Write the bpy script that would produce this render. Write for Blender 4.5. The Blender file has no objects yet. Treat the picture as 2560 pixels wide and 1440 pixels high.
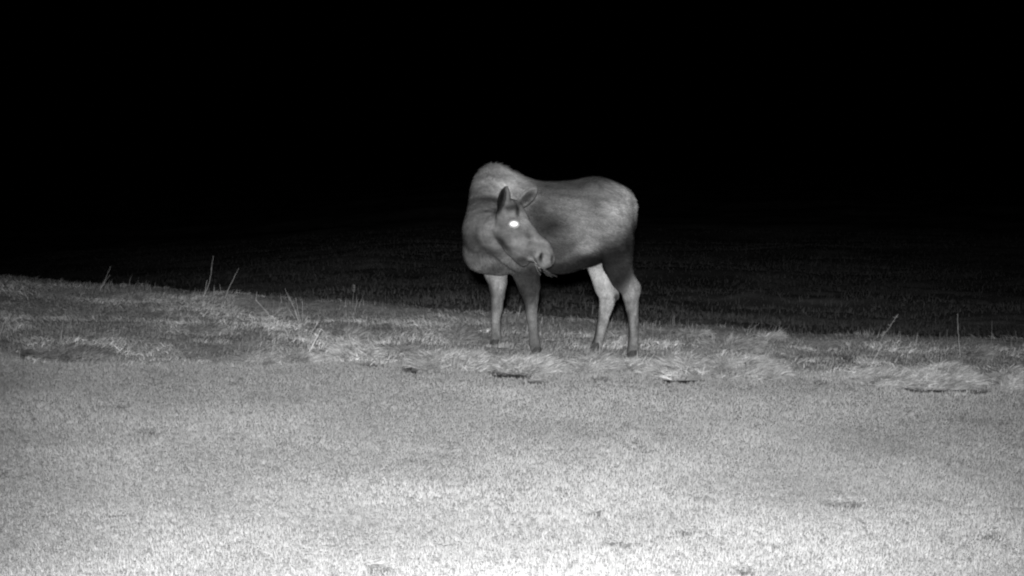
import bpy, math, random
import numpy as np
from mathutils import Vector

random.seed(7)
RNG = np.random.default_rng(11)
scn = bpy.context.scene
col = scn.collection

# ------------------------------------------------------------------ camera, night sky, infra-red lamp, exposure
F = 3780.0                      # focal length in photo pixels (photo is 2560 x 1440)
CH = 2.5                        # camera height over the lawn
TH = math.atan2(510.0, F)       # downward pitch
cam_d = bpy.data.cameras.new("camera")
cam_d.sensor_width = 36.0
cam_d.lens = 36.0 * F / 2560.0
cam_d.clip_start = 0.05
cam_d.clip_end = 2000.0
cam = bpy.data.objects.new("camera", cam_d)
col.objects.link(cam)
cam.location = (0, 0, CH)
cam.rotation_euler = (math.radians(90) - TH, 0, 0)
scn.camera = cam

world = bpy.data.worlds.new("World")
scn.world = world
world.use_nodes = True
wn, wl = world.node_tree.nodes, world.node_tree.links
bg = wn["Background"]
sky = wn.new("ShaderNodeTexSky")
sky.sky_type = 'NISHITA'
sky.sun_disc = False
sky.sun_elevation = math.radians(-10)
sky.sun_rotation = math.radians(200)
bw = wn.new("ShaderNodeRGBToBW")
wl.new(sky.outputs[0], bw.inputs[0])
wl.new(bw.outputs[0], bg.inputs[0])
bg.inputs[1].default_value = 0.02

# the camera housing carries an infra-red floodlight: the only light of the night picture
LAMP_W = 13400.0
sp = bpy.data.lights.new("infrared_floodlight", 'SPOT')
sp.energy = LAMP_W
sp.color = (1, 1, 1)
sp.shadow_soft_size = 0.06
sp.spot_size = math.radians(52)
sp.spot_blend = 1.0
lamp = bpy.data.objects.new("infrared_floodlight", sp)
col.objects.link(lamp)
lamp.location = (-0.05, -0.8, CH + 0.30)
LAMP_AIM = Vector((0.15, 10.3, 0.0))
lamp.rotation_euler = (LAMP_AIM - Vector(lamp.location)).to_track_quat('-Z', 'Y').to_euler()

scn.view_settings.view_transform = 'Standard'
scn.view_settings.look = 'None'
scn.view_settings.exposure = 0.0
scn.view_settings.gamma = 1.0
scn.view_settings.use_curve_mapping = False
scn.cycles.pixel_filter_type = 'BLACKMAN_HARRIS'
scn.cycles.filter_width = 2.2
scn.cycles.max_bounces = 4
scn.cycles.diffuse_bounces = 2
scn.cycles.transmission_bounces = 3

# ------------------------------------------------------------------ helpers
cT, sT = math.cos(TH), math.sin(TH)

def ray(px, py):
    r = (px - 1280.0) / F
    u = (720.0 - py) / F
    return np.array([r, cT + u * sT, -sT + u * cT])

def P(px, py, Y):
    """world point at distance plane Y seen at photo pixel px,py"""
    d = ray(px, py)
    t = Y / d[1]
    return np.array([d[0] * t, Y, CH + d[2] * t])

def rpx(r, Y=14.0):
    return r * Y / F

def _hash(ix, iy, seed):
    h = (ix.astype(np.int64) * 374761393 + iy.astype(np.int64) * 668265263 + seed * 1442695041) & 0x7fffffff
    h = ((h ^ (h >> 13)) * 1274126177) & 0x7fffffff
    h = h ^ (h >> 16)
    return (h & 0xffff) / 65535.0

def vnoise(x, y, s, seed=0):
    x = np.asarray(x, float) / s
    y = np.asarray(y, float) / s
    ix, iy = np.floor(x), np.floor(y)
    fx, fy = x - ix, y - iy
    fx = fx * fx * (3 - 2 * fx)
    fy = fy * fy * (3 - 2 * fy)
    a = _hash(ix, iy, seed); b = _hash(ix + 1, iy, seed)
    c = _hash(ix, iy + 1, seed); d = _hash(ix + 1, iy + 1, seed)
    return (a * (1 - fx) + b * fx) * (1 - fy) + (c * (1 - fx) + d * fx) * fy

def fbm(x, y, s, seed=0, oct=4):
    v, w, t = 0.0, 1.0, 0.0
    for o in range(oct):
        v = v + w * vnoise(x, y, s / 2 ** o, seed + 17 * o)
        t += w
        w *= 0.55
    return v / t

def smooth(a, b, x):
    t = np.clip((x - a) / (b - a), 0, 1)
    return t * t * (3 - 2 * t)

# ------------------------------------------------------------------ the lie of the land
TILT = 0.022
def plane_hit(px, py):
    d = ray(px, py)
    t = CH / (-d[2] - TILT * d[0])
    return d[0] * t, d[1] * t

crest_px = [(-600, 672), (0, 700), (250, 716), (500, 742), (800, 764), (1100, 782), (1400, 806), (1700, 824),
            (2000, 842), (2300, 858), (2560, 868), (3100, 890)]
edge_px = [(-600, 900), (0, 908), (300, 912), (600, 912), (900, 906), (1010, 912), (1100, 922), (1350, 926), (1600, 932),
           (1780, 944), (2000, 938), (2220, 956), (2450, 966), (2560, 972), (3100, 985)]
CR = np.array([plane_hit(*p) for p in crest_px])
ED = np.array([plane_hit(*p) for p in edge_px])

def lin_ext(x, A):
    y = np.interp(x, A[:, 0], A[:, 1])
    s0 = (A[1, 1] - A[0, 1]) / (A[1, 0] - A[0, 0]); s1 = (A[-1, 1] - A[-2, 1]) / (A[-1, 0] - A[-2, 0])
    y = y + np.where(x < A[0, 0], s0 * np.clip(x - A[0, 0], -30, 0), 0) + np.where(x > A[-1, 0], s1 * np.clip(x - A[-1, 0], 0, 12), 0)
    return y
def crest(x): return lin_ext(np.asarray(x, float), CR) + 0.25 * (fbm(x, x * 0, 1.4, 5) - 0.5)
def edge(x): return lin_ext(np.asarray(x, float), ED) + 0.10 * (fbm(x, x * 0 + 3, 0.5, 9) - 0.5)

DT = np.array([0, .3, .8, 1.6, 3, 6, 12, 24, 50, 90, 180, 400, 900])
DZ = -np.array([0, .03, .14, .35, .70, 1.25, 2.12, 3.35, 5.2, 7.4, 11, 18, 26.])

# scars, dark sunken patches without grass: (px, py, half width px, half height px)
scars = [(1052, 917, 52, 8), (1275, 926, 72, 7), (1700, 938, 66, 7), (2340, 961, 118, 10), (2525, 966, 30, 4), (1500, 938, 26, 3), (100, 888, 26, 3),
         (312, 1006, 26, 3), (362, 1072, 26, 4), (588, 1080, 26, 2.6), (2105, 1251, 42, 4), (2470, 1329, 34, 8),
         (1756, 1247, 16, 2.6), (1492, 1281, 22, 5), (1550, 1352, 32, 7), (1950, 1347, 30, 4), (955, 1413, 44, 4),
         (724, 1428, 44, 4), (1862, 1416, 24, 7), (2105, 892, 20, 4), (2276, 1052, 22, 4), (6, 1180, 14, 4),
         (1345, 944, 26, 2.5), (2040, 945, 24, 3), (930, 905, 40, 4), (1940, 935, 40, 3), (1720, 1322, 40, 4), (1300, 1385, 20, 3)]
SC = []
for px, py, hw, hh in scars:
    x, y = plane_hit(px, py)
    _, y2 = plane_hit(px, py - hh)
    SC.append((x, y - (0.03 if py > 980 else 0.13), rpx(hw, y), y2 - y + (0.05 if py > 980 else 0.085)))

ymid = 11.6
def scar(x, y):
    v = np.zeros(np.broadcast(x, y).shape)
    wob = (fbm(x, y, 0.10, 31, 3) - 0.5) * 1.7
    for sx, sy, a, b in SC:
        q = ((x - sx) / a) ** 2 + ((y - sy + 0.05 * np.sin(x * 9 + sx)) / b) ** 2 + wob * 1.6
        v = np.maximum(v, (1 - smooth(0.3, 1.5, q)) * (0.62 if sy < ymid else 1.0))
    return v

FEET = [(P(a, b, c)[0], c) for a, b, c in ((1240, 870, 14.30), (1341, 884, 13.96), (1489, 890, 14.16), (1583, 893, 13.90))]
def height(x, y, fine=True):
    x = np.asarray(x, float); y = np.asarray(y, float)
    z = -TILT * np.clip(x, -9, 9)
    c = crest(x); e = edge(x)
    rough = smooth(-0.05, 0.2, y - e) 
    near = 1 - smooth(0.0, 3.0, y - c)
    z = z + 0.05 * (fbm(x, y, 2.6, 3, 3) - 0.5) + 0.035 * (fbm(x * 0.7, y, 0.7, 6, 3) - 0.5)
    z = z + rough * near * (0.02 + 0.13 * (fbm(x, y * 1.2, 0.75, 21, 4) - 0.47))
    t = np.clip(y - c, 0, None)
    z = z + np.interp(t, DT, DZ)
    far = smooth(8, 26, y - c)
    z = z + far * (1.2 * (fbm(x * 0.6, y, 9.0, 41, 3) - 0.5) + 0.30 * (fbm(x * 0.9, y, 1.6, 43, 4) - 0.5))
    z = z - far * 0.10 * np.clip(-x - 5, 0, 30)
    for fx, fy in FEET:
        z = z - 0.035 * np.exp(-((x - fx) ** 2 + (y - fy + 0.08) ** 2) / 0.02)
    if fine:
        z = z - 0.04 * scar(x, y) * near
    return z

def G(px, py, tmax=150):
    """ground point seen at photo pixel"""
    d = ray(px, py)
    t = np.linspace(5, 40, 3500)
    x, y, z = d[0] * t, d[1] * t, CH + d[2] * t
    h = height(x, y, False)
    k = np.argmax(z < h)
    if k == 0:
        k = len(t) - 1
    return np.array([x[k], y[k], h[k]])

# ------------------------------------------------------------------ materials (all grey: the picture is infra-red)
def new_mat(name):
    m = bpy.data.materials.new(name)
    m.use_nodes = True
    nt = m.node_tree
    return m, nt, nt.nodes, nt.links, nt.nodes["Principled BSDF"]

def mat_attr(name, rough=0.7, transl=0.0, nscale=0, namp=0.0, bump=0.0, bscale=60, spec=0.2, stretch=None):
    m, nt, n, l, b = new_mat(name)
    a = n.new("ShaderNodeAttribute"); a.attribute_name = "tone"
    src = a.outputs["Color"]
    tc = n.new("ShaderNodeTexCoord")
    mp = n.new("ShaderNodeMapping")
    if stretch: mp.inputs["Scale"].default_value = stretch
    l.new(tc.outputs["Object"], mp.inputs[0])
    if namp:
        t = n.new("ShaderNodeTexNoise"); t.inputs["Scale"].default_value = nscale; t.inputs["Detail"].default_value = 5
        l.new(mp.outputs[0], t.inputs["Vector"])
        r = n.new("ShaderNodeMapRange"); r.inputs[1].default_value = 0.3; r.inputs[2].default_value = 0.7
        r.inputs[3].default_value = 1 - namp; r.inputs[4].default_value = 1 + namp
        l.new(t.outputs[0], r.inputs[0])
        mx = n.new("ShaderNodeVectorMath"); mx.operation = 'SCALE'
        l.new(src, mx.inputs[0]); l.new(r.outputs[0], mx.inputs["Scale"])
        src = mx.outputs[0]
    l.new(src, b.inputs["Base Color"])
    b.inputs["Roughness"].default_value = rough
    b.inputs["Specular IOR Level"].default_value = spec
    if bump:
        t2 = n.new("ShaderNodeTexNoise"); t2.inputs["Scale"].default_value = bscale; t2.inputs["Detail"].default_value = 4
        l.new(mp.outputs[0], t2.inputs["Vector"])
        bp = n.new("ShaderNodeBump"); bp.inputs["Strength"].default_value = bump; bp.inputs["Distance"].default_value = 0.02
        l.new(t2.outputs[0], bp.inputs["Height"]); l.new(bp.outputs[0], b.inputs["Normal"])
    if transl:
        tr = n.new("ShaderNodeBsdfTranslucent"); l.new(src, tr.inputs[0])
        ms = n.new("ShaderNodeMixShader"); ms.inputs[0].default_value = transl
        l.new(b.outputs[0], ms.inputs[1]); l.new(tr.outputs[0], ms.inputs[2])
        l.new(ms.outputs[0], n["Material Output"].inputs[0])
    return m

M_ground = mat_attr("thatch_and_soil", 0.9, nscale=22, namp=0.35, bump=0.8, bscale=45)
M_grass = mat_attr("grass_blade", 0.7, transl=0.4)
M_straw = mat_attr("dead_straw", 0.6, transl=0.15, nscale=30, namp=0.15)
M_coat = mat_attr("moose_coat", 0.85, nscale=14, namp=0.16, bump=0.5, bscale=60, spec=0.0, stretch=(0.5, 1, 1.6))
M_fur = mat_attr("moose_fur", 0.9, spec=0.0)

def plain(name, v, rough=0.6, metal=0.0):
    m, nt, n, l, b = new_mat(name)
    b.inputs["Base Color"].default_value = (v, v, v, 1)
    b.inputs["Roughness"].default_value = rough
    b.inputs["Metallic"].default_value = metal
    t = n.new("ShaderNodeTexNoise"); t.inputs["Scale"].default_value = 40
    r = n.new("ShaderNodeMapRange"); r.inputs[3].default_value = v * 0.75; r.inputs[4].default_value = v * 1.2
    l.new(t.outputs[0], r.inputs[0]); l.new(r.outputs[0], b.inputs["Base Color"])
    return m

# ------------------------------------------------------------------ mesh from arrays
def np_mesh(name, V, faces, tone=None, mat=None, smoothf=True):
    """faces: list of (k,n) int arrays of the same-size polygons"""
    me = bpy.data.meshes.new(name)
    V = np.ascontiguousarray(V, dtype=np.float32)
    me.vertices.add(len(V)); me.vertices.foreach_set("co", V.ravel())
    loops = np.concatenate([f.ravel() for f in faces]).astype(np.int32)
    tot = np.concatenate([np.full(len(f), f.shape[1], np.int32) for f in faces])
    st = np.concatenate([[0], np.cumsum(tot)[:-1]]).astype(np.int32)
    me.loops.add(len(loops)); me.loops.foreach_set("vertex_index", loops)
    me.polygons.add(len(tot)); me.polygons.foreach_set("loop_start", st); me.polygons.foreach_set("loop_total", tot)
    me.polygons.foreach_set("use_smooth", np.full(len(tot), smoothf))
    me.update(calc_edges=True); me.validate()
    if tone is not None:
        a = me.attributes.new("tone", 'FLOAT_COLOR', 'POINT')
        c = np.ones((len(V), 4), np.float32); c[:, :3] = np.asarray(tone, np.float32)[:, None]
        a.data.foreach_set("color", c.ravel())
    if mat: me.materials.append(mat)
    return me

def link(name, me, parent=None, loc=None):
    o = bpy.data.objects.new(name, me)
    col.objects.link(o)
    if loc is not None: o.location = loc
    if parent is not None: o.parent = parent
    return o

def tag(o, label=None, cat=None, group=None, kind=None):
    if label: o["label"] = label
    if cat: o["category"] = cat
    if group: o["group"] = group
    if kind: o["kind"] = kind
    return o

def blades(base, h, w, yaw, lean, ldir, tone, tip=0.9, curl=1.6, twist=0.0):
    """numpy grass blades: base (n,3); each a bent tapering strip of two segments; returns V, faces, tone"""
    n = len(base)
    side = np.stack([np.cos(yaw), np.sin(yaw), np.zeros(n)], 1) * (w / 2)[:, None]
    if twist:
        tw = np.random.default_rng(5).uniform(-twist, twist, n)
        side = side * np.cos(tw)[:, None] + np.array([0, 0, 1.0]) * (np.sin(tw) * w / 2)[:, None]
    L = np.stack([np.cos(ldir), np.sin(ldir), np.zeros(n)], 1)
    z = np.array([0, 0, 1.0])
    a1 = lean * (0.55 if curl != 1.12 else 0.93); a2 = np.clip(lean * curl, 0, 1.75)
    s1 = L * np.sin(a1)[:, None] + z * np.cos(a1)[:, None]
    s2 = L * np.sin(a2)[:, None] + z * np.cos(a2)[:, None]
    m = base + s1 * (h * 0.5)[:, None]
    t = m + s2 * (h * 0.5)[:, None]
    V = np.empty((n, 5, 3))
    V[:, 0] = base - side; V[:, 1] = base + side
    V[:, 2] = m + side * 0.8; V[:, 3] = m - side * 0.8; V[:, 4] = t
    i = np.arange(n)[:, None] * 5
    q = i + np.array([[0, 1, 2, 3]]); tr = i + np.array([[3, 2, 4]])
    T = np.repeat(tone, 5)
    return V.reshape(-1, 3), [q, tr], T

# ------------------------------------------------------------------ ground sheet
ys = np.concatenate([np.arange(-6, 6.5, 0.5), np.arange(6.5, 21, 0.045), np.arange(21, 34, 0.25),
                     34 + 0.3 * (np.exp(np.linspace(0, 7.0, 260)) - 1)])
ys = np.unique(ys)
us = np.linspace(-1, 1, 361)
Yg, Ug = np.meshgrid(ys, us, indexing='ij')
Xg = Ug * (4.5 + 0.42 * np.clip(Yg, 0, None))
Zg = height(Xg, Yg)
t_r = smooth(-0.05, 0.25, Yg - edge(Xg))
far = smooth(2, 12, Yg - crest(Xg))
lawn_t = 0.38 + 0.10 * fbm(Xg, Yg, 0.8, 61)
rough_t = 0.19 + 0.19 * fbm(Xg * 0.6, Yg * 1.4, 0.4, 62)
far_t = 0.22 + 0.26 * smooth(0.38, 0.66, fbm(Xg * 0.5, Yg, 1.6, 63, 5))
tone = lawn_t * (1 - t_r) + rough_t * t_r
tone = tone * (1 - far) + far_t * far
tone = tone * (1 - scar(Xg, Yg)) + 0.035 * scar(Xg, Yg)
ny, nx = Yg.shape
ids = np.arange(ny * nx).reshape(ny, nx)
quads = np.stack([ids[:-1, :-1], ids[:-1, 1:], ids[1:, 1:], ids[1:, :-1]], -1).reshape(-1, 4)
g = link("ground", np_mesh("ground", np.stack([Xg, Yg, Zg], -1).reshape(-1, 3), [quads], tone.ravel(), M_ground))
tag(g, kind="structure")

# the pale tussocks: photo px, py, width, height, label, tone
TS = [
 (892, 888, 118, 30, "pale shaggy clump at the lawn edge between the bent stalks and the moose", .44),
 (738, 900, 92, 24, "small bright clump of dead grass directly below the tent of bent stalks", .46),
 (1130, 910, 190, 34, "broad pale matted clump at the lawn edge below and left of the moose's front hooves", .44),
 (1318, 918, 150, 26, "flat pale clump at the lawn edge directly below the moose's nearer front hoof", .42),
 (1485, 918, 105, 28, "pale tufted clump at the lawn edge beneath the moose's farther hind hoof", .42),
 (1590, 922, 110, 24, "low pale clump at the lawn edge under the moose's nearer hind hoof", .42),
 (1700, 928, 170, 28, "wide pale mat of dead grass right of the moose, over a dark crack", .44),
 (1862, 928, 200, 34, "largest bright wispy clump right of the moose, hair-like blades combed right", .42),
 (2215, 950, 170, 22, "low smooth pale mat left of the long dark bank crack", .46),
 (2350, 950, 190, 34, "tall ragged clump above the long dark bank crack at right", .48),
 (2525, 958, 95, 42, "rounded pale clump at the right edge of the photo", .44),
 (1015, 882, 64, 16, "small dull clump just left of the broad clump by the front hooves", .32),
 (868, 842, 74, 20, "grey mound of grass behind the shaggy clump left of the moose", .28),
 (1145, 845, 76, 20, "grey pointed mound behind the broad clump, left of the moose's front legs", .28),
 (1732, 838, 56, 9, "thin pale crescent of matted grass, nearer the moose on the right bank", .38),
 (1925, 846, 46, 9, "thin pale crescent of matted grass, farther right of two on the right bank", .38),
 (1825, 866, 140, 17, "long grey mound in the rough grass midway up the right bank", .28),
 (332, 750, 62, 12, "pale low mound near the crest at left, below the twin leaning stalks", .25),
 (508, 832, 78, 15, "grey mound in the middle of the left bank, below the tallest stalk", .27),
 (2442, 890, 62, 20, "pointed grey tuft on the right bank near the photo's right edge", .28),
 (690, 786, 84, 12, "low pale mound on the left bank beside the elbow-bent stalk", .25),
 (180, 888, 160, 12, "long low mat at the lawn edge near the left side of the photo", .26),
 (640, 900, 90, 12, "low dull mat at the lawn edge left of the small bright clump", .32),
]

TF = [(G(t[0], t[1]), rpx(t[2] / 2, G(t[0], t[1])[1])) for t in TS]
def under_tussock(x, y):
    v = np.zeros(len(x))
    for b, a in TF:
        dd = min(a * 0.75, 0.28)
        v = np.maximum(v, ((x - b[0]) ** 2 / (a * 0.95) ** 2 + (y - b[1]) ** 2 / (dd * 0.95) ** 2 < 1) * 1.0)
    return v

# ------------------------------------------------------------------ grass
def scatter(n, ymin, ymax, pad=0.8):
    y = ymin + (ymax - ymin) * np.sqrt(RNG.random(n))       # a little denser far away is not needed
    half = 0.345 * y + pad
    x = (RNG.random(n) * 2 - 1) * half
    return x, y

# mown lawn
n = 700000
y = 6.6 + (14.8 - 6.6) * RNG.random(n)
x = (RNG.random(n) * 2 - 1) * (0.345 * y + 0.8)
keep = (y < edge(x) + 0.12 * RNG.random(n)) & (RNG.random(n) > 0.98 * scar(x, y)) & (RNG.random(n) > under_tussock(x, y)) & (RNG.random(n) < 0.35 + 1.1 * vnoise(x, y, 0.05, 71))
x, y = x[keep], y[keep]; n = len(x)
clump = vnoise(x, y, 0.035, 72)
patch = fbm(x, y, 0.9, 73)
big = fbm(x, y * 2.0, 2.4, 77, 3)
h = 0.010 + 0.012 * clump + 0.018 * RNG.random(n) ** 2
h *= 0.75 + 0.6 * patch
w = 0.0028 + 0.0032 * RNG.random(n)
tone = 0.89 * (0.44 + 0.06 * RNG.random(n)) * (0.50 + 0.60 * patch + 0.45 * big) * (0.92 + 0.14 * clump)
dead = RNG.random(n) < 0.10
tone = np.where(dead, tone * 1.22, tone)
base = np.stack([x, y, height(x, y) - 0.003], 1)
yaw = RNG.normal(0, 0.9, n)
V, Fc, T = blades(base, h, w, yaw, np.abs(RNG.normal(0, 0.75, n)), RNG.random(n) * 6.283, tone)
tag(link("lawn_grass", np_mesh("lawn_grass", V, Fc, T, M_grass)),
    "short mown pale lawn grass covering the whole foreground", "grass", kind="stuff")

# rough unmown grass on the bench behind the lawn
n = 300000
y = 12.2 + (21.5 - 12.2) * RNG.random(n)
x = (RNG.random(n) * 2 - 1) * (0.345 * y + 0.8)
c = crest(x)
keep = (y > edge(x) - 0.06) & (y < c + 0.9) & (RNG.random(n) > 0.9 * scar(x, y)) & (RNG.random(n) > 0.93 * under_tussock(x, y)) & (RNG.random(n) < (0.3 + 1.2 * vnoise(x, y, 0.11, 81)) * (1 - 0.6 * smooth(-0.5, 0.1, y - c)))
x, y = x[keep], y[keep]; n = len(x)
mat_n = fbm(x * 0.6, y * 1.3, 0.5, 82)
cl = vnoise(x, y, 0.09, 83)
matted = smooth(0.5, 0.62, mat_n)
h = (0.014 + 0.018 * cl + 0.030 * RNG.random(n) ** 3)
h = h * (1 + 1.3 * matted)
for fx, fy in FEET:
    h = h * (1 + 1.1 * np.exp(-((x - fx) ** 2 + (y - fy + 0.12) ** 2) / 0.012))
w = 0.003 + 0.0035 * RNG.random(n)
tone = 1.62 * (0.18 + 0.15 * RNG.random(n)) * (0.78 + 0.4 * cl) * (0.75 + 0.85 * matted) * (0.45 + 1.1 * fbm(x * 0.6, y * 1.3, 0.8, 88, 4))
tone = np.where(RNG.random(n) < 0.08, tone * 1.7, tone) * (1 - 0.45 * smooth(-0.7, 0.1, y - c[keep]))  # blade tone dimmed towards the crest, imitating grazing light
lean = np.abs(RNG.normal(0.5, 0.5, n)) + matted * 0.75
comb = 6.283 * fbm(x, y, 1.3, 84, 2) * 1.4
ldir = comb + RNG.normal(0, 0.9, n)
base = np.stack([x, y, height(x, y) - 0.004], 1)
V, Fc, T = blades(base, h, w, RNG.normal(0, 0.9, n), lean, ldir, tone, twist=1.0)
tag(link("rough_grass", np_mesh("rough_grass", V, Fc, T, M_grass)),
    "uneven unmown grass on the rough bank behind the lawn", "grass", kind="stuff")

# thin seed stems sprinkled through the rough grass, mostly along the crest
n = 2600
x = (RNG.random(n) * 2 - 1) * 7.6
x = x[RNG.random(n) < 0.9 * smooth(0.42, 0.7, vnoise(x, x * 0, 0.35, 99))]; n = len(x)
c = crest(x); e = edge(x)
y = np.where(RNG.random(n) < 0.45, c + RNG.normal(-0.15, 0.25, n), e + (c - e) * RNG.random(n))
h = 0.04 + 0.13 * RNG.random(n) ** 3.5
base = np.stack([x, y, height(x, y) - 0.004], 1)
V, Fc, T = blades(base, h, 0.003 + 0.002 * RNG.random(n), RNG.normal(0, 0.5, n), np.abs(RNG.normal(0.25, 0.3, n)),
                  np.where(RNG.random(n) < 0.75, RNG.normal(0.2, 0.5, n), RNG.random(n) * 6.28), 0.16 + 0.25 * RNG.random(n), curl=1.1)
tag(link("stem_grass", np_mesh("stem_grass", V, Fc, T, M_straw)),
    "thin upright dry stems scattered through the rough grass", "grass", kind="stuff")

# far low field below the crest
n = 170000
y = 24 + 80 * RNG.random(n) ** 1.4
x = (RNG.random(n) * 2 - 1) * (0.345 * y + 2)
keep = RNG.random(n) < 0.35 + 0.8 * smooth(0.4, 0.7, fbm(x * 0.5, y, 2.5, 91))
x, y = x[keep], y[keep]; n = len(x)
h = 0.06 + 0.16 * RNG.random(n) ** 2
base = np.stack([x, y, height(x, y) - 0.01], 1)
V, Fc, T = blades(base, h, 0.014 + 0.022 * RNG.random(n), RNG.normal(0, 0.7, n), np.abs(RNG.normal(0.7, 0.5, n)),
                  RNG.random(n) * 6.28, (0.14 + 0.16 * RNG.random(n)) * (0.5 + fbm(x * 0.3, y, 6, 92)))
tag(link("field_grass", np_mesh("field_grass", V, Fc, T, M_grass)),
    "dark barely lit grass of the low field beyond the crest", "grass", kind="stuff")

# ------------------------------------------------------------------ pale matted tussocks, each a thing of its own
def tussock(px, py, wpx, hpx, label, tone0=0.36, dens=1.0, comb=0.0, group="matted clumps of dead grass along the lawn edge"):
    b = G(px, py)
    a = rpx(wpx / 2, b[1]); zt = rpx(hpx, b[1]) * 0.70; dd = min(a * 0.75, 0.28)
    rs = np.random.default_rng(int(px * 13 + py))
    # domed thatch core
    nu, nv = 40, 20
    u = np.linspace(-1.05, 1.05, nu); v = np.linspace(-1.05, 1.05, nv)
    U, W = np.meshgrid(u, v, indexing='ij')
    def dome(U, W):
        X, Y = b[0] + U * a, b[1] + W * dd
        r2 = U ** 2 + W ** 2
        z = height(X, Y, False)
        lump = 0.15 + 1.7 * fbm(X, Y, 0.20, int(px) % 97, 3)
        return X, Y, z - 0.015 + np.clip(1 - r2, 0, 1) ** 0.7 * zt * lump
    X, Y, Z = dome(U, W)
    ids = np.arange(nu * nv).reshape(nu, nv)
    q = np.stack([ids[:-1, :-1], ids[1:, :-1], ids[1:, 1:], ids[:-1, 1:]], -1).reshape(-1, 4)
    V1 = np.stack([X, Y, Z], -1).reshape(-1, 3)
    T1 = tone0 * 0.7 * (0.6 + 0.8 * fbm(X.ravel(), Y.ravel(), 0.09, 4, 3))
    n = int(3600 * dens * (a * dd) / (0.25 * 0.18)) + 500
    th = rs.random(n) * 6.283; r = np.sqrt(rs.random(n)) * 1.05
    U, W = r * np.cos(th), r * np.sin(th)
    X, Y, Z = dome(U, W)
    base = np.stack([X, Y, Z], 1)
    ld = comb + rs.normal(0, 0.55, n) + 3.0 * (fbm(X, Y, 0.2, 7 + int(py) % 31, 2) - 0.5)
    outl = np.arctan2(W - 0.4, U)
    ld = np.where(rs.random(n) < 0.2, outl, ld)
    lean = 1.25 + rs.normal(0, 0.2, n)
    up = rs.random(n) < 0.016
    lean = np.where(up, 0.3 + 0.3 * rs.random(n), lean)
    hh = 0.05 + 0.11 * rs.random(n)
    tn = 1.12 * tone0 * (0.45 + 0.9 * rs.random(n) ** 1.3) * (0.55 + 0.8 * vnoise(X * 0.5, Y, 0.05, 3))
    V2, F2, T2 = blades(base, hh, 0.004 + 0.004 * rs.random(n), ld + math.pi / 2 + rs.normal(0, .3, n), lean, ld, tn, curl=1.12, twist=1.5)
    V = np.concatenate([V1, V2]); k = len(V1)
    V = V - b
    me = np_mesh("grass_tussock", V, [q, F2[0] + k, F2[1] + k], np.concatenate([T1, T2]), M_straw)
    o = link("grass_tussock", me, loc=b)
    tag(o, label, "grass clump", group)

for t in TS:
    tussock(t[0], t[1], t[2], t[3], t[4], t[5], comb=random.choice([0.1, -0.3, 3.0, 0.5]))

# ------------------------------------------------------------------ dry stalks
def tube(pts, rads, seg=5):
    pts = np.array(pts, float); n = len(pts)
    V, Fq = [], []
    for i in range(n):
        d = pts[min(i + 1, n - 1)] - pts[max(i - 1, 0)]
        d = d / (np.linalg.norm(d) + 1e-9)
        a = np.cross(d, [0, 1, 0.01]); a /= np.linalg.norm(a); b = np.cross(d, a)
        for k in range(seg):
            t = 2 * math.pi * k / seg
            V.append(pts[i] + rads[i] * (math.cos(t) * a + math.sin(t) * b))
    for i in range(n - 1):
        for k in range(seg):
            Fq.append((i * seg + k, i * seg + (k + 1) % seg, (i + 1) * seg + (k + 1) % seg, (i + 1) * seg + k))
    return np.array(V), np.array(Fq)

def poly_interp(pp, m=6):
    out = []
    for i in range(len(pp) - 1):
        for k in range(m):
            t = k / m
            out.append([pp[i][j] * (1 - t) + pp[i + 1][j] * t for j in range(len(pp[0]))])
    out.append(list(pp[-1]))
    return out

def stalk(name, stems, label, r=0.0035, tone0=0.4, seed_head=False, cat="dry stalk"):
    b0 = None
    AV, AF, AT = [], [], []; k = 0
    for s in stems:
        b = G(*s[0]) - np.array([0, 0, 0.01])
        if b0 is None: b0 = b
        pts = [b] + [P(q[0], q[1], b[1] + 0.03 * i * (1 if i % 2 else -1)) for i, q in enumerate(s[1:], 1)]
        pp = poly_interp([tuple(p) for p in pts], 5)
        pp = np.array(pp); pp[1:-1] += RNG.normal(0, 0.0022, (len(pp) - 2, 3))
        rr = np.linspace(r * 0.9, r * 0.5, len(pp))
        V, Fq = tube(pp, rr)
        AV.append(V); AF.append(Fq + k); AT.append(np.full(len(V), min(0.85, tone0 * 1.5))); k += len(V)
        if seed_head:      # small drooping spikelets near the tip
            for j in range(26):
                t = 0.62 + 0.38 * random.random()
                q = pp[int(t * (len(pp) - 1))]
                dd = np.array([random.gauss(0, .7), random.gauss(0, .5), random.gauss(0.6, .4)]); dd /= np.linalg.norm(dd)
                V, Fq = tube([q, q + dd * 0.012, q + dd * 0.03], [0.0012, 0.0028, 0.0006], 4)
                AV.append(V); AF.append(Fq + k); AT.append(np.full(len(V), tone0 * 0.8)); k += len(V)
    V = np.concatenate(AV) - b0
    o = link(name, np_mesh(name, V, [np.concatenate(AF)], np.concatenate(AT), M_straw), loc=b0)
    tag(o, label, cat, "dry stalks standing in the rough grass")

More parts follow.
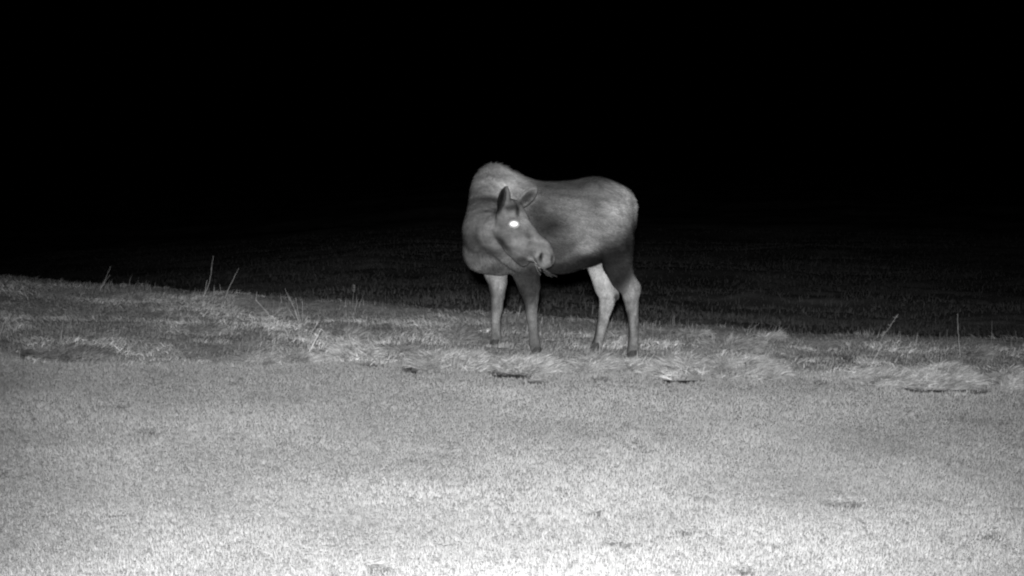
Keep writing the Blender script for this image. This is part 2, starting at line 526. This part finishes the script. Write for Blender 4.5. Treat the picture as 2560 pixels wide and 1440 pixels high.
S = "dry_stalk"
stalk(S, [[(250, 724), (262, 700), (276, 666)], [(248, 727), (262, 706), (275, 687)]], "twin thin stalks leaning right on the crest at the far left", .003, .30)
stalk(S, [[(509, 743), (524, 706), (529, 672), (533, 640)], [(508, 744), (518, 700)]], "tallest thin stalk on the left crest, nearly upright against the black", .003, .34)
stalk(S, [[(562, 746), (574, 716), (588, 688), (597, 670)]], "single stalk leaning right, just right of the tallest left stalk", .003, .36)
stalk(S, [[(697, 812), (668, 780), (640, 750), (642, 729)]], "elbow-bent stalk with a short upright tip on the left bank", .0032, .42)
stalk(S, [[(748, 812), (738, 776), (724, 748), (713, 722)], [(740, 798), (722, 774), (715, 757)], [(752, 812), (738, 776), (724, 742)],
          [(757, 812), (756, 752)], [(750, 800), (743, 768), (740, 744)]], "fan of several upright stalks left of the bent tent", .0028, .36)
stalk(S, [[(770, 888), (786, 856), (802, 821), (820, 842)], [(770, 888), (780, 862), (801, 827)]], "bright folded stalks forming a tent above the small clump", .004, .55)
stalk(S, [[(756, 856), (776, 838), (793, 808), (803, 790)]], "long thin stalk arching behind the bright folded tent", .003, .38)
stalk(S, [[(-4, 846), (8, 812), (28, 777)], [(3, 850), (-2, 838)]], "thick stalk leaning right at the left edge of the photo", .0042, .32)
stalk(S, [[(154, 862), (154, 830), (158, 801)]], "short upright stalk on the left bank near the left edge", .0032, .30)
stalk(S, [[(166, 832), (181, 792), (208, 804), (240, 829)]], "thin broken stalk folded into a low peak on the left bank", .0025, .22)
stalk(S, [[(274, 872), (284, 868), (297, 857)]], "lower of two short thick straws lying on the left bank above the lawn", .0038, .45)
stalk(S, [[(274, 861), (283, 851)]], "upper and shorter of two thick straws lying on the left bank above the lawn", .0038, .5)
stalk(S, [[(1094, 858), (1110, 849), (1126, 839)]], "short straw slanting up to the pointed mound left of the moose", .0032, .36)
stalk(S, [[(1478, 794), (1482, 775), (1483, 758)], [(1478, 794), (1485, 762), (1488, 772)]], "bright stubby stalk just left of the moose's farther hind leg", .0042, .62)
stalk(S, [[(1662, 802), (1671, 765), (1680, 742), (1690, 725)]], "thin curved stalk on the crest right of the moose's rump", .0022, .24)
stalk(S, [[(1678, 806), (1684, 791), (1696, 777)]], "faint short stalk beside the curved one right of the moose", .002, .2)
stalk(S, [[(1702, 902), (1728, 878), (1745, 866), (1762, 855)]], "straw slanting up to the long grey mound right of the moose", .0028, .36)
stalk(S, [[(2158, 932), (2176, 894), (2192, 866), (2212, 834), (2246, 785)]], "longest stalk with a feathery seed head at right, leaning right", .003, .27, True)
stalk(S, [[(2168, 932), (2186, 896), (2206, 860)], [(2182, 922), (2196, 906), (2213, 904)]], "bright straight stalk right beside the longest feathery one", .0032, .46)
stalk(S, [[(2401, 893), (2397, 850), (2395, 820), (2394, 784)]], "tall upright single stalk near the right edge of the photo", .0028, .36)
stalk(S, [[(2478, 866), (2479, 830), (2480, 802)]], "dim upright stalk right of the tall single one", .0024, .18)
stalk(S, [[(2542, 870), (2542, 850), (2538, 827)]], "dim short stalk closest to the right edge of the photo", .0024, .2)
stalk(S, [[(1996, 906), (2016, 895), (2036, 896), (2046, 932)]], "arched straw bent over like a hoop between the right clumps", .0032, .36)
stalk(S, [[(882, 766), (883, 735), (887, 712)]], "faint stalk with tiny head on the crest left of the moose", .002, .2, True)
stalk(S, [[(896, 768), (902, 752), (908, 738)], [(890, 768), (895, 748)]], "pair of short pale straws on the crest left of the moose", .0026, .3)
stalk(S, [[(1940, 845), (1948, 820), (1950, 802)]], "short pale stalk on the right crest above the farther right crescent", .0022, .24)
stalk(S, [[(1866, 838), (1880, 822), (1898, 808)]], "short pale stalk leaning right on the crest between the two crescents", .0022, .24)
stalk(S, [[(1352, 810), (1357, 792)]], "tiny pale stalk just right of the moose's nearer front leg", .003, .45)
stalk(S, [[(1296, 785), (1302, 764)]], "tiny pale stalk between the moose's two front legs", .003, .3)
stalk(S, [[(1128, 900), (1143, 880), (1158, 872)]], "bright straw sticking out of the broad clump left of the front hooves", .004, .55)
stalk(S, [[(2348, 866), (2350, 830)]], "left one of two dim short stalks left of the tall single stalk", .003, .12)
stalk(S, [[(2368, 866), (2368, 824)]], "right one of two dim short stalks left of the tall single stalk", .003, .12)
stalk(S, [[(2283, 866), (2284, 843)]], "very short faint stalk on the crest at right, below nothing but dark", .0024, .22)

# curled dead leaf on the lawn
def leaf(px, py, L, label):
    b = G(px, py) + np.array([0, 0, 0.03])
    nu, nv = 14, 7
    V = []
    for i in range(nu):
        u = i / (nu - 1)
        wv = 0.35 * L * math.sin(math.pi * min(1, u * 0.95 + 0.03)) ** 0.7
        for j in range(nv):
            v = j / (nv - 1) * 2 - 1
            V.append(((u - 0.5) * L, v * wv * 0.6 + 0.01 * math.sin(u * 7), 0.05 * math.sin(u * 3.1) * L * 4 - 0.02 * v * v + 0.012 * math.sin(u * 12 + v * 2)))
    ids = np.arange(nu * nv).reshape(nu, nv)
    q = np.stack([ids[:-1, :-1], ids[1:, :-1], ids[1:, 1:], ids[:-1, 1:]], -1).reshape(-1, 4)
    me = np_mesh("dead_leaf", np.array(V), [q], np.full(nu * nv, .24), M_straw)
    o = link("dead_leaf", me, loc=b)
    o.rotation_euler = (0.15, 0.0, -0.2)
    md = o.modifiers.new("thick", 'SOLIDIFY'); md.thickness = 0.002
    tag(o, label, "leaf")
leaf(2274, 1046, 0.13, "curled pale dead leaf lying on the mown lawn at right, over a dark hollow")

# ------------------------------------------------------------------ MOOSE : implicit surface, grown from joints
class Field:
    def __init__(s, lo, hi, res):
        s.lo = np.array(lo, float); s.res = res
        s.n = np.ceil((np.array(hi) - s.lo) / res).astype(int) + 1
        s.V = np.full(s.n, 1.0, np.float32)
        s.ax = [s.lo[i] + res * np.arange(s.n[i]) for i in range(3)]
    def box(s, lo, hi):
        i0 = np.clip(np.floor((np.array(lo) - s.lo) / s.res).astype(int), 0, s.n - 1)
        i1 = np.clip(np.ceil((np.array(hi) - s.lo) / s.res).astype(int) + 1, 1, s.n)
        sl = tuple(slice(a, b) for a, b in zip(i0, i1))
        g = np.meshgrid(*[s.ax[i][sl[i]] for i in range(3)], indexing='ij', sparse=True)
        return sl, g
    def blend(s, sl, d, k, sub=False):
        a = s.V[sl]
        d = d.astype(np.float32)
        if sub:
            h = np.clip(0.5 - 0.5 * (a + d) / k, 0, 1)
            s.V[sl] = a * (1 - h) + (-d) * h + k * h * (1 - h)
        else:
            h = np.clip(0.5 + 0.5 * (a - d) / k, 0, 1)
            s.V[sl] = a * (1 - h) + d * h - k * h * (1 - h)
    def chain(s, pts, k=0.05, sy=1.0, sub=False):
        """pts: list of (x,y,z,r); sy squashes depth"""
        A = np.array(pts, float); m = A[:, 3].max() + k * 1.3 + 0.02
        my = A[:, 3].max() * max(sy, 1) + k * 1.3 + 0.02
        sl, (X, Y, Z) = s.box(A[:, :3].min(0) - [m, my, m], A[:, :3].max(0) + [m, my, m])
        D = None
        for i in range(len(A) - 1):
            a, b = A[i, :3].copy(), A[i + 1, :3].copy()
            yc = a[1]; 
            a2 = np.array([a[0], a[1] / sy, a[2]]); b2 = np.array([b[0], b[1] / sy, b[2]]); ba = b2 - a2
            Ys = Y / sy
            hh = np.clip(((X - a2[0]) * ba[0] + (Ys - a2[1]) * ba[1] + (Z - a2[2]) * ba[2]) / max(ba @ ba, 1e-9), 0, 1)
            d = np.sqrt((X - a2[0] - ba[0] * hh) ** 2 + (Ys - a2[1] - ba[1] * hh) ** 2 + (Z - a2[2] - ba[2] * hh) ** 2) - (A[i, 3] + (A[i + 1, 3] - A[i, 3]) * hh)
            d = d * min(1.0, sy)
            D = d if D is None else np.minimum(D, d)
        s.blend(sl, D, k, sub)
    def ell(s, c, axes, rad, k=0.03, sub=False):
        """ellipsoid: centre, 3x3 rows = unit axes, radii"""
        R = np.array(axes, float); rad = np.array(rad, float); m = rad.max() + k * 1.3 + 0.02
        sl, (X, Y, Z) = s.box(np.array(c) - m, np.array(c) + m)
        dx, dy, dz = X - c[0], Y - c[1], Z - c[2]
        q = [(R[i, 0] * dx + R[i, 1] * dy + R[i, 2] * dz) / rad[i] for i in range(3)]
        k0 = np.sqrt(q[0] ** 2 + q[1] ** 2 + q[2] ** 2)
        k1 = np.sqrt((q[0] / rad[0]) ** 2 + (q[1] / rad[1]) ** 2 + (q[2] / rad[2]) ** 2) + 1e-6
        s.blend(sl, k0 * (k0 - 1) / k1, k, sub)
    def mesh(s):
        V = s.V; n = V.shape
        neg = V < 0
        cnt = np.zeros((n[0] - 1, n[1] - 1, n[2] - 1), np.int8)
        for a in (0, 1):
            for b in (0, 1):
                for c in (0, 1):
                    cnt += neg[a:n[0] - 1 + a, b:n[1] - 1 + b, c:n[2] - 1 + c]
        act = (cnt > 0) & (cnt < 8)
        I = np.argwhere(act)
        idx = np.full(act.shape, -1, np.int64); idx[act] = np.arange(len(I))
        cs = {(a, b, c): V[I[:, 0] + a, I[:, 1] + b, I[:, 2] + c].astype(float) for a in (0, 1) for b in (0, 1) for c in (0, 1)}
        acc = np.zeros((len(I), 3)); w = np.zeros(len(I))
        for ax in range(3):
            for u in (0, 1):
                for v in (0, 1):
                    p = [0, 0, 0]; o = [i for i in range(3) if i != ax]
                    p[o[0]] = u; p[o[1]] = v; q = list(p); q[ax] = 1
                    va, vb = cs[tuple(p)], cs[tuple(q)]
                    mk = (va < 0) != (vb < 0)
                    t = np.where(mk, va / np.where(mk, va - vb, 1), 0)
                    pt = np.tile(np.array(p, float), (len(I), 1)); pt[:, ax] = t
                    acc += pt * mk[:, None]; w += mk
        verts = s.lo + (I + acc / w[:, None]) * s.res
        Q = []
        for ax in range(3):
            o = [i for i in range(3) if i != ax]
            a = [slice(None)] * 3; b = [slice(None)] * 3
            a[ax] = slice(0, n[ax] - 1); b[ax] = slice(1, n[ax])
            e = neg[tuple(a)] != neg[tuple(b)]
            E = np.argwhere(e)
            E = E[(E[:, o[0]] > 0) & (E[:, o[1]] > 0) & (E[:, o[0]] < n[o[0]] - 1) & (E[:, o[1]] < n[o[1]] - 1)]
            def cell(d0, d1):
                C = E.copy(); C[:, o[0]] -= d0; C[:, o[1]] -= d1
                return idx[C[:, 0], C[:, 1], C[:, 2]]
            q = np.stack([cell(1, 1), cell(0, 1), cell(0, 0), cell(1, 0)], 1)
            inside = neg[E[:, 0], E[:, 1], E[:, 2]]
            flip = inside if ax != 1 else ~inside
            q[~flip] = q[~flip][:, ::-1]
            Q.append(q)
        return verts, np.concatenate(Q)

def pts(lst):
    """(px, py, Y, r px) -> (x,y,z,r m)"""
    return [tuple(P(a, b, Y)) + (rpx(r, Y),) for a, b, Y, r in lst]

fld = Field((-0.62, 12.95, -0.15), (1.32, 14.85, 1.98), 0.0085)
# trunk
fld.chain(pts([(1284, 556, 14.22, 108), (1340, 566, 14.20, 112), (1400, 569, 14.17, 116.5), (1450, 560, 14.14, 111), (1492, 548, 14.12, 99), (1514, 532, 14.10, 74)]), 0.05, 0.70)
# croup, hip points
fld.chain(pts([(1484, 492, 14.12, 46), (1532, 516, 14.10, 54)]), 0.06, 0.75)
fld.chain(pts([(1480, 476, 13.97, 17), (1487, 476, 13.96, 17)]), 0.13)
# withers hump and shoulders
fld.chain(pts([(1239, 458, 14.22, 50), (1262, 480, 14.22, 58), (1296, 520, 14.20, 76)]), 0.06, 0.62)
fld.chain(pts([(1262, 500, 14.04, 44), (1288, 590, 14.00, 56), (1310, 648, 13.99, 40)]), 0.09, 0.7)     # near shoulder
fld.chain(pts([(1240, 520, 14.33, 44), (1244, 600, 14.36, 50), (1242, 655, 14.34, 34)]), 0.09, 0.7)     # far shoulder
# neck swinging towards the camera and back
fld.chain(pts([(1234, 492, 14.16, 60), (1222, 530, 14.02, 54), (1222, 578, 13.84, 66), (1250, 580, 13.66, 50), (1268, 560, 13.60, 36)]), 0.07, 0.85)
# breast, dewlap mass
fld.chain(pts([(1228, 590, 13.98, 72), (1228, 612, 13.98, 70), (1244, 620, 14.0, 64)]), 0.05, 0.85)
fld.chain(pts([(1203, 638, 13.95, 42), (1250, 646, 13.97, 40)]), 0.05, 0.9)
fld.chain(pts([(1240, 610, 13.70, 22), (1268, 640, 13.74, 22), (1292, 664, 13.82, 16)]), 0.05)          # fold of throat skin
# thighs
fld.chain(pts([(1512, 540, 13.98, 64), (1540, 600, 13.95, 46), (1543, 660, 13.94, 37), (1556, 694, 13.93, 31), (1575, 720, 13.93, 26),
               (1577, 740, 13.93, 21), (1579, 758, 13.93, 17.5), (1582, 784, 13.93, 14), (1584, 822, 13.92, 12.5), (1583, 856, 13.91, 13.5), (1582, 880, 13.90, 15)]), 0.06, 0.85)
fld.chain(pts([(1590, 715, 13.94, 9), (1593, 730, 13.94, 8)]), 0.03)       # point of hock
fld.chain(pts([(1500, 560, 14.28, 52), (1492, 620, 14.28, 34), (1493, 660, 14.27, 27), (1501, 690, 14.26, 24), (1512, 718, 14.25, 26), (1520, 738, 14.24, 23),
               (1517, 758, 14.24, 19.5), (1510, 789, 14.23, 14.5), (1501, 831, 14.20, 13.2), (1494, 862, 14.18, 13.5), (1489, 882, 14.16, 14.5)]), 0.045, 0.85)
fld.chain(pts([(1538, 733, 14.25, 9), (1542, 742, 14.25, 6)]), 0.03)
# fore legs
fld.chain(pts([(1240, 640, 14.34, 36), (1239, 680, 14.34, 30), (1244, 704, 14.34, 24.5), (1243, 740, 14.34, 18), (1242, 757, 14.34, 15.5), (1242, 771, 14.34, 15), (1240, 795, 14.34, 11.6),
               (1240, 831, 14.33, 12), (1240, 852, 14.32, 14.6), (1240, 864, 14.30, 15.5)]), 0.035, 0.9)
fld.chain(pts([(1305, 620, 14.0, 48), (1316, 685, 13.99, 33.5), (1323, 716, 13.98, 28.5), (1327, 744, 13.98, 20.5), (1328, 760, 13.98, 17), (1328, 780, 13.98, 15.2), (1333, 820, 13.98, 11.6),
               (1336, 858, 13.98, 14), (1340, 874, 13.96, 13.5)]), 0.05, 0.9)
# tail
fld.chain(pts([(1568, 484, 14.09, 8), (1581, 503, 14.07, 7), (1589, 518, 14.06, 3.5)]), 0.03)
# head
fld.chain(pts([(1277, 528, 13.55, 31), (1283, 558, 13.52, 42), (1297, 598, 13.46, 44), (1318, 618, 13.39, 36), (1338, 626, 13.33, 30)]), 0.03, 0.62)
fld.chain(pts([(1262, 580, 13.52, 27), (1285, 618, 13.47, 24), (1302, 642, 13.42, 19), (1309, 651, 13.40, 15.5)]), 0.02, 0.7)   # lower jaw
fld.chain(pts([(1345, 618, 13.31, 25), (1358, 632, 13.27, 27), (1364, 646, 13.25, 24.5), (1360, 656, 13.24, 17)]), 0.022, 0.85)   # overhanging muzzle
fld.chain(pts([(1298, 522, 13.54, 9), (1318, 560, 13.43, 10), (1345, 596, 13.32, 11), (1362, 612, 13.27, 12)]), 0.03)      # bridge of the nose
fld.chain(pts([(1274, 512, 13.50, 15), (1282, 522, 13.46, 12)]), 0.03)                                              # forelock knob
fld.ell(P(1285, 561, 13.345), np.eye(3), (0.040, 0.02, 0.030), 0.02, sub=True)                                      # eye socket
fld.ell(P(1353, 640, 13.15), np.eye(3), (0.018, 0.06, 0.040), 0.014, sub=True)                                      # nostril
fld.ell(P(1379, 650, 13.165), np.eye(3), (0.006, 0.05, 0.03), 0.012, sub=True)
fld.chain(pts([(1318, 640, 13.22, 2.0), (1335, 650, 13.20, 2.5)]), 0.01, 3.0, sub=True)                               # mouth line
# ears
def unit(v):
    v = np.array(v, float); return v / np.linalg.norm(v)
def ear(base, tip, wid, face, off):
    a = unit(tip - base); f = unit(np.array(face) - a * (np.array(face) @ a)); s_ = np.cross(a, f)
    c = (tip + base) / 2; L = np.linalg.norm(tip - base) / 2
    fld.ell(c - a * L * 0.1, (a, s_, f), (L * 1.08, wid, 0.036), 0.012)
    fld.chain([tuple(c + a * L * 0.55) + (wid * 0.40,), tuple(tip) + (0.010,)], 0.02)
    fld.chain([tuple(base - a * 0.03) + (0.04,), tuple(base + a * 0.03) + (0.03,)], 0.02)
    fld.ell(c + f * 0.030 + s_ * off, (a, s_, f), (L * 0.82, wid * 0.62, 0.034), 0.012, sub=True)
ear(P(1253, 530, 13.52), P(1267, 467, 13.50), 0.074, (-0.75, -0.66, 0.0), 0.0)
ear(P(1297, 514, 13.56), P(1342, 469, 13.60), 0.060, (0.45, -0.85, 0.25), 0.0)
VM, QM = fld.mesh()
# light smoothing
def lap(V, Q, it, f=0.5):
    for _ in range(it):
        acc = np.zeros_like(V); cnt = np.zeros(len(V))
        for a in range(4):
            b = (a + 1) % 4
            np.add.at(acc, Q[:, a], V[Q[:, b]]); np.add.at(cnt, Q[:, a], 1)
            np.add.at(acc, Q[:, b], V[Q[:, a]]); np.add.at(cnt, Q[:, b], 1)
        V = V + f * (acc / np.maximum(cnt, 1)[:, None] - V)
    return V
VM = lap(VM, QM, 2)
# keep only the connected body is assumed: all chains meet

def normals(V, Q):
    N = np.cross(V[Q[:, 2]] - V[Q[:, 0]], V[Q[:, 3]] - V[Q[:, 1]])
    vn = np.zeros_like(V)
    for a in range(4): np.add.at(vn, Q[:, a], N)
    return vn / (np.linalg.norm(vn, axis=1)[:, None] + 1e-12)
VN = normals(VM, QM)

# coat pattern: pale inner legs, dark thigh, dark ears and poll, dark muzzle side -- and, among the patches, shade painted behind head, under belly, in folds
def blobs(V):
    x, y, z = V.T
    t = np.full(len(V), 0.135)
    def add(px, py, Y, rx, rz, tgt, ry=0.45, w=1.0, rot=0.0):
        """soft patch of coat tone: centre, half sizes (photo px), tone"""
        nonlocal t
        c = P(px, py, Y)
        dx, dz = x - c[0], z - c[2]
        cr, sr = math.cos(math.radians(rot)), math.sin(math.radians(rot))
        q = ((dx * cr + dz * sr) / rpx(rx)) ** 2 + ((y - c[1]) / ry) ** 2 + ((dz * cr - dx * sr) / rpx(rz)) ** 2
        g = np.exp(-q ** 1.5) * w
        t = t * (1 - g) + tgt * g
    # trunk
    add(1225, 440, 14.1, 60, 40, .20)
    add(1277, 456, 14.1, 42, 40, .38)
    add(1310, 480, 14.0, 30, 26, .26, rot=-25)
    add(1410, 474, 14.0, 90, 24, .105)
    add(1430, 540, 13.9, 80, 40, .15)
    add(1470, 590, 13.9, 34, 60, .20)
    add(1400, 590, 13.9, 30, 30, .15)
    add(1500, 506, 13.9, 36, 14, .10, w=.8)
    add(1555, 502, 13.9, 44, 52, .28, rot=15)
    add(1540, 560, 13.9, 34, 26, .20)
    add(1365, 572, 13.9, 48, 44, .058)  # head's shadow on the flank, painted into the coat tone
    add(1340, 540, 13.9, 28, 40, .07)  # upper part of the painted head shadow
    add(1398, 622, 13.9, 40, 26, .085)  # lower part of the painted head shadow
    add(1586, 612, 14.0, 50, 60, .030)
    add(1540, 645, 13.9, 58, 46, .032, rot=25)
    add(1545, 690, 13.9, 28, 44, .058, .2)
    add(1420, 676, 14.0, 110, 27, .045, .8)  # shade of the downward-facing belly, painted into the tone
    add(1475, 650, 14.0, 60, 22, .036, .8)  # painted shade in the flank fold
    # neck and breast
    add(1210, 596, 13.8, 66, 44, .075)
    add(1240, 590, 13.6, 30, 40, .065, .25, .8)
    add(1180, 540, 13.9, 30, 18, .16)
    add(1215, 540, 13.8, 40, 18, .165)
    add(1228, 496, 14.0, 34, 7, .075, w=.7)  # neck crease: its shade is painted in
    add(1196, 655, 13.9, 44, 18, .12)
    add(1245, 672, 13.9, 44, 16, .09)
    add(1272, 634, 13.75, 40, 11, .145, .2, rot=-48)
    # legs
    low = 1 - smooth(0.62, 0.76, z)
    low = low * (1 - smooth(0.27, 0.30, x) * (1 - smooth(0.66, 0.70, x)) * smooth(0.6, 0.66, z))
    inner = smooth(14.06, 14.14, y)
    hind, fore = (x > 0.45) * 1.0, (x < 0.45) * 1.0
    t = t * (1 - low) + low * (0.215 * hind + 0.165 * fore)
    fi_ = inner * hind * smooth(0.64, 0.68, x) * (1 - smooth(0.88, 0.98, z))
    t = t * (1 - fi_) + 0.27 * fi_
    ff = inner * (x < 0.2) * (1 - smooth(0.74, 0.80, z))
    t = t * (1 - ff) + 0.20 * ff
    add(1224, 735, 14.34, 12, 60, .075, .2, .9)
    add(1320, 705, 13.98, 44, 56, .042, .2)
    add(1312, 770, 13.98, 10, 30, .06, .2, .8)
    add(1488, 815, 14.22, 9, 62, .055, .2, .9, rot=-8)
    add(1568, 820, 13.92, 9, 60, .06, .2, .9)
    add(1540, 742, 14.24, 10, 12, .06, .2, .9)
    add(1590, 720, 13.93, 14, 34, .20, .2)
    add(1548, 694, 13.9, 30, 46, .04, .2)
    add(1566, 650, 13.9, 16, 26, .06, .2, .6)
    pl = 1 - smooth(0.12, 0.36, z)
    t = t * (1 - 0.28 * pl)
    # head
    hd = smooth(13.66, 13.58, y)
    t = t * (1 - hd) + 0.155 * hd
    add(1330, 590, 13.35, 40, 14, .185, .2, rot=-55)
    add(1275, 545, 13.4, 16, 16, .17, .2)
    add(1248, 585, 13.5, 13, 30, .15, .2)
    add(1262, 612, 13.5, 34, 9, .055, .2, .8, rot=-48)  # cheek shadow painted into the coat tone
    add(1306, 650, 13.4, 18, 13, .07, .2)
    add(1320, 590, 13.4, 8, 14, .075, .2, .7, rot=30)
    add(1278, 519, 13.45, 17, 8, .06, .2)
    add(1294, 530, 13.45, 5, 14, .05, .2, .8)
    add(1242, 512, 13.55, 13, 28, .03, .2)
    add(1254, 492, 13.5, 9, 34, .028, .15, rot=-14)
    add(1272, 490, 13.5, 8, 22, .12, .15)
    add(1315, 496, 13.6, 30, 10, .07, .2, rot=38)
    add(1286, 548, 13.4, 16, 7, .10, .12, .6)
    add(1352, 640, 13.2, 6, 14, .03, .15)
    add(1366, 646, 13.2, 9, 18, .19, .15)
    add(1380, 650, 13.2, 3, 14, .07, .15)
    add(1336, 640, 13.25, 6, 24, .24, .15, rot=-50)
    return t
TM = blobs(VM)
TM = np.where(TM < 0.135, 0.115 * (TM / 0.135) ** 1.85, 0.115 * (TM / 0.135) ** 1.2)
n3 = fbm(VM[:, 0] + 3 * VM[:, 1], VM[:, 2] * 1.4, 0.14, 7, 4)
n4 = fbm(VM[:, 0] * 0.6 + VM[:, 1], VM[:, 2] + 0.12 * VM[:, 0], 0.035, 8, 3)
n5 = fbm(VM[:, 0] + VM[:, 1], VM[:, 2] * 0.4, 0.03, 19, 3)
ns = n4 * smooth(0.75, 0.85, VM[:, 2]) * smooth(0.0, 0.15, VM[:, 0])
ns = ns + n5 * (1 - smooth(0.75, 0.85, VM[:, 2]) * smooth(0.0, 0.15, VM[:, 0]))
TM = TM * (0.42 + 1.16 * n3) * (0.62 + 0.76 * ns)

root_loc = np.array([0.45, 14.1, float(height(0.45, 14.1))])
root = bpy.data.objects.new("moose", None)
col.objects.link(root); root.location = root_loc
tag(root, "brown cow moose on the rough bank, head turned back over its shoulder, one eye shining", "moose")
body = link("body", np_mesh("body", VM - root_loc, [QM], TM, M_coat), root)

# fur: short hairs lying along the coat
nh = 190000
fi = RNG.integers(0, len(QM), nh)
u, v = RNG.random(nh)[:, None], RNG.random(nh)[:, None]
q = QM[fi]
def bil(A): return (A[q[:, 0]] * (1 - u) + A[q[:, 1]] * u) * (1 - v) + (A[q[:, 3]] * (1 - u) + A[q[:, 2]] * u) * v
hp = bil(VM); hn = bil(VN); hn /= np.linalg.norm(hn, axis=1)[:, None]
ht = TM[q[:, 0]]
x, y, z = hp.T
ydep = y
flow = np.tile(np.array([1.0, 0.0, -0.35]), (nh, 1))
wl_ = smooth(0.85, 0.7, z)[:, None]
flow = flow * (1 - wl_) + np.array([0.1, 0.0, -1.0]) * wl_
wn_ = (smooth(0.18, 0.0, x) * smooth(0.7, 0.85, z))[:, None]
flow = flow * (1 - wn_) + np.array([0.25, 0.1, -1.0]) * wn_
wh = smooth(13.72, 13.62, y)[:, None]
flow = flow * (1 - wh) + np.array([-0.6, 0.1, 0.7]) * wh
flow += RNG.normal(0, 0.22, (nh, 3))
flow -= hn * np.sum(flow * hn, 1)[:, None]
flow /= np.linalg.norm(flow, axis=1)[:, None] + 1e-9
Lh = 0.013 + 0.024 * RNG.random(nh) ** 1.5
Lh *= 1 - 0.6 * wh[:, 0]; Lh *= 1 - 0.35 * wl_[:, 0]
Lh *= 1 + 0.7 * smooth(1.55, 1.7, z)
lift = 0.22 + 0.18 * RNG.random(nh)
d = flow * np.cos(lift)[:, None] + hn * np.sin(lift)[:, None]
sd = np.cross(d, hn); sd /= np.linalg.norm(sd, axis=1)[:, None] + 1e-9
wd = (0.0016 + 0.0014 * RNG.random(nh))[:, None]
b0 = hp - hn * 0.001
V = np.stack([b0 - sd * wd, b0 + sd * wd, b0 + d * Lh[:, None]], 1).reshape(-1, 3) - root_loc
Ft = np.arange(nh * 3).reshape(-1, 3)
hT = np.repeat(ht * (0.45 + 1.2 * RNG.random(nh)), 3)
link("fur", np_mesh("fur", V, [Ft], hT, M_fur, False), root)

# eye, hooves
def sphere_mesh(name, rx, ry, rz, mat, nu=28, nv=18, tone=None):
    V = []
    for j in range(nv + 1):
        ph = math.pi * j / nv
        for i in range(nu):
            a = 2 * math.pi * i / nu
            V.append((rx * math.sin(ph) * math.cos(a), ry * math.sin(ph) * math.sin(a), rz * math.cos(ph)))
    Q = [(j * nu + i, j * nu + (i + 1) % nu, (j + 1) * nu + (i + 1) % nu, (j + 1) * nu + i) for j in range(nv) for i in range(nu)]
    return np_mesh(name, np.array(V), [np.array(Q)], tone, mat)

# the tapetum throws the floodlight straight back: a polished, slightly rough silver eyeball does the same
M_eye = plain("tapetum_shine", 0.95, 0.6, 1.0)
eye = link("eye", sphere_mesh("eye", 0.057, 0.034, 0.043, M_eye), root, P(1285, 560, 13.352) - root_loc)
eye["label"] = "eye shining white in the floodlight"
M_hoof = plain("hoof_horn", 0.03, 0.8)
def hoof(px, py, Y):
    p = P(px, py, Y)
    zz = float(height(p[0], p[1]))
    A, B = [], []; k = 0
    for s in (-1, 1):
        ring = []
        for (zf, f, sh) in ((0.075, 0.62, 0.01), (0.05, 0.85, 0.0), (0.02, 1.1, -0.015), (0.0, 1.1, -0.02)):
            for i in range(14):
                a = 2 * math.pi * i / 14
                lx = math.cos(a) * 0.044 * f * (1.1 if math.cos(a) < 0 else 0.95) + sh * 0.5
                ly = math.sin(a) * 0.027 * f
                ring.append((p[0] + lx, p[1] + ly + s * 0.031, zz + zf))
        A += ring
        for j in range(3):
            for i in range(14):
                B.append((k + j * 14 + i, k + j * 14 + (i + 1) % 14, k + (j + 1) * 14 + (i + 1) % 14, k + (j + 1) * 14 + i))
        k += len(ring)
    link("hoof", np_mesh("hoof", np.array(A) - root_loc, [np.array(B)], None, M_hoof), root)
for hpx in ((1239, 868, 14.30), (1343, 884, 13.96), (1488, 888, 14.16), (1582, 892, 13.90)):
    hoof(*hpx)

# wisp of grass in the mouth
AV, AF, AT = [], [], []; k = 0
w0 = P(1340, 655, 13.22)
for (pp, r) in (([(1332, 648), (1342, 662), (1352, 678)], .0022), ([(1336, 652), (1352, 668), (1366, 680), (1380, 694)], .0018),
                ([(1340, 664), (1360, 671), (1376, 684), (1392, 692)], .0016), ([(1345, 670), (1362, 669)], .003),
                ([(1338, 655), (1341, 672), (1352, 688)], .0018), ([(1360, 680), (1366, 686), (1372, 690)], .0012)):
    q_ = np.array(poly_interp([tuple(P(a, b, 13.22)) for a, b in pp], 4)); q_[1:-1] += RNG.normal(0, 0.003, (len(q_) - 2, 3))
    V, Fq = tube(q_, np.linspace(r * .6, r * .35, len(q_)))
    AV.append(V); AF.append(Fq + k); k += len(V)
V = np.concatenate(AV) - w0
tag(link("grass_wisp", np_mesh("grass_wisp", V, [np.concatenate(AF)], np.full(len(V), .4), M_straw), loc=w0),
    "thin wisp of dry grass hanging from the moose's mouth", "grass wisp")
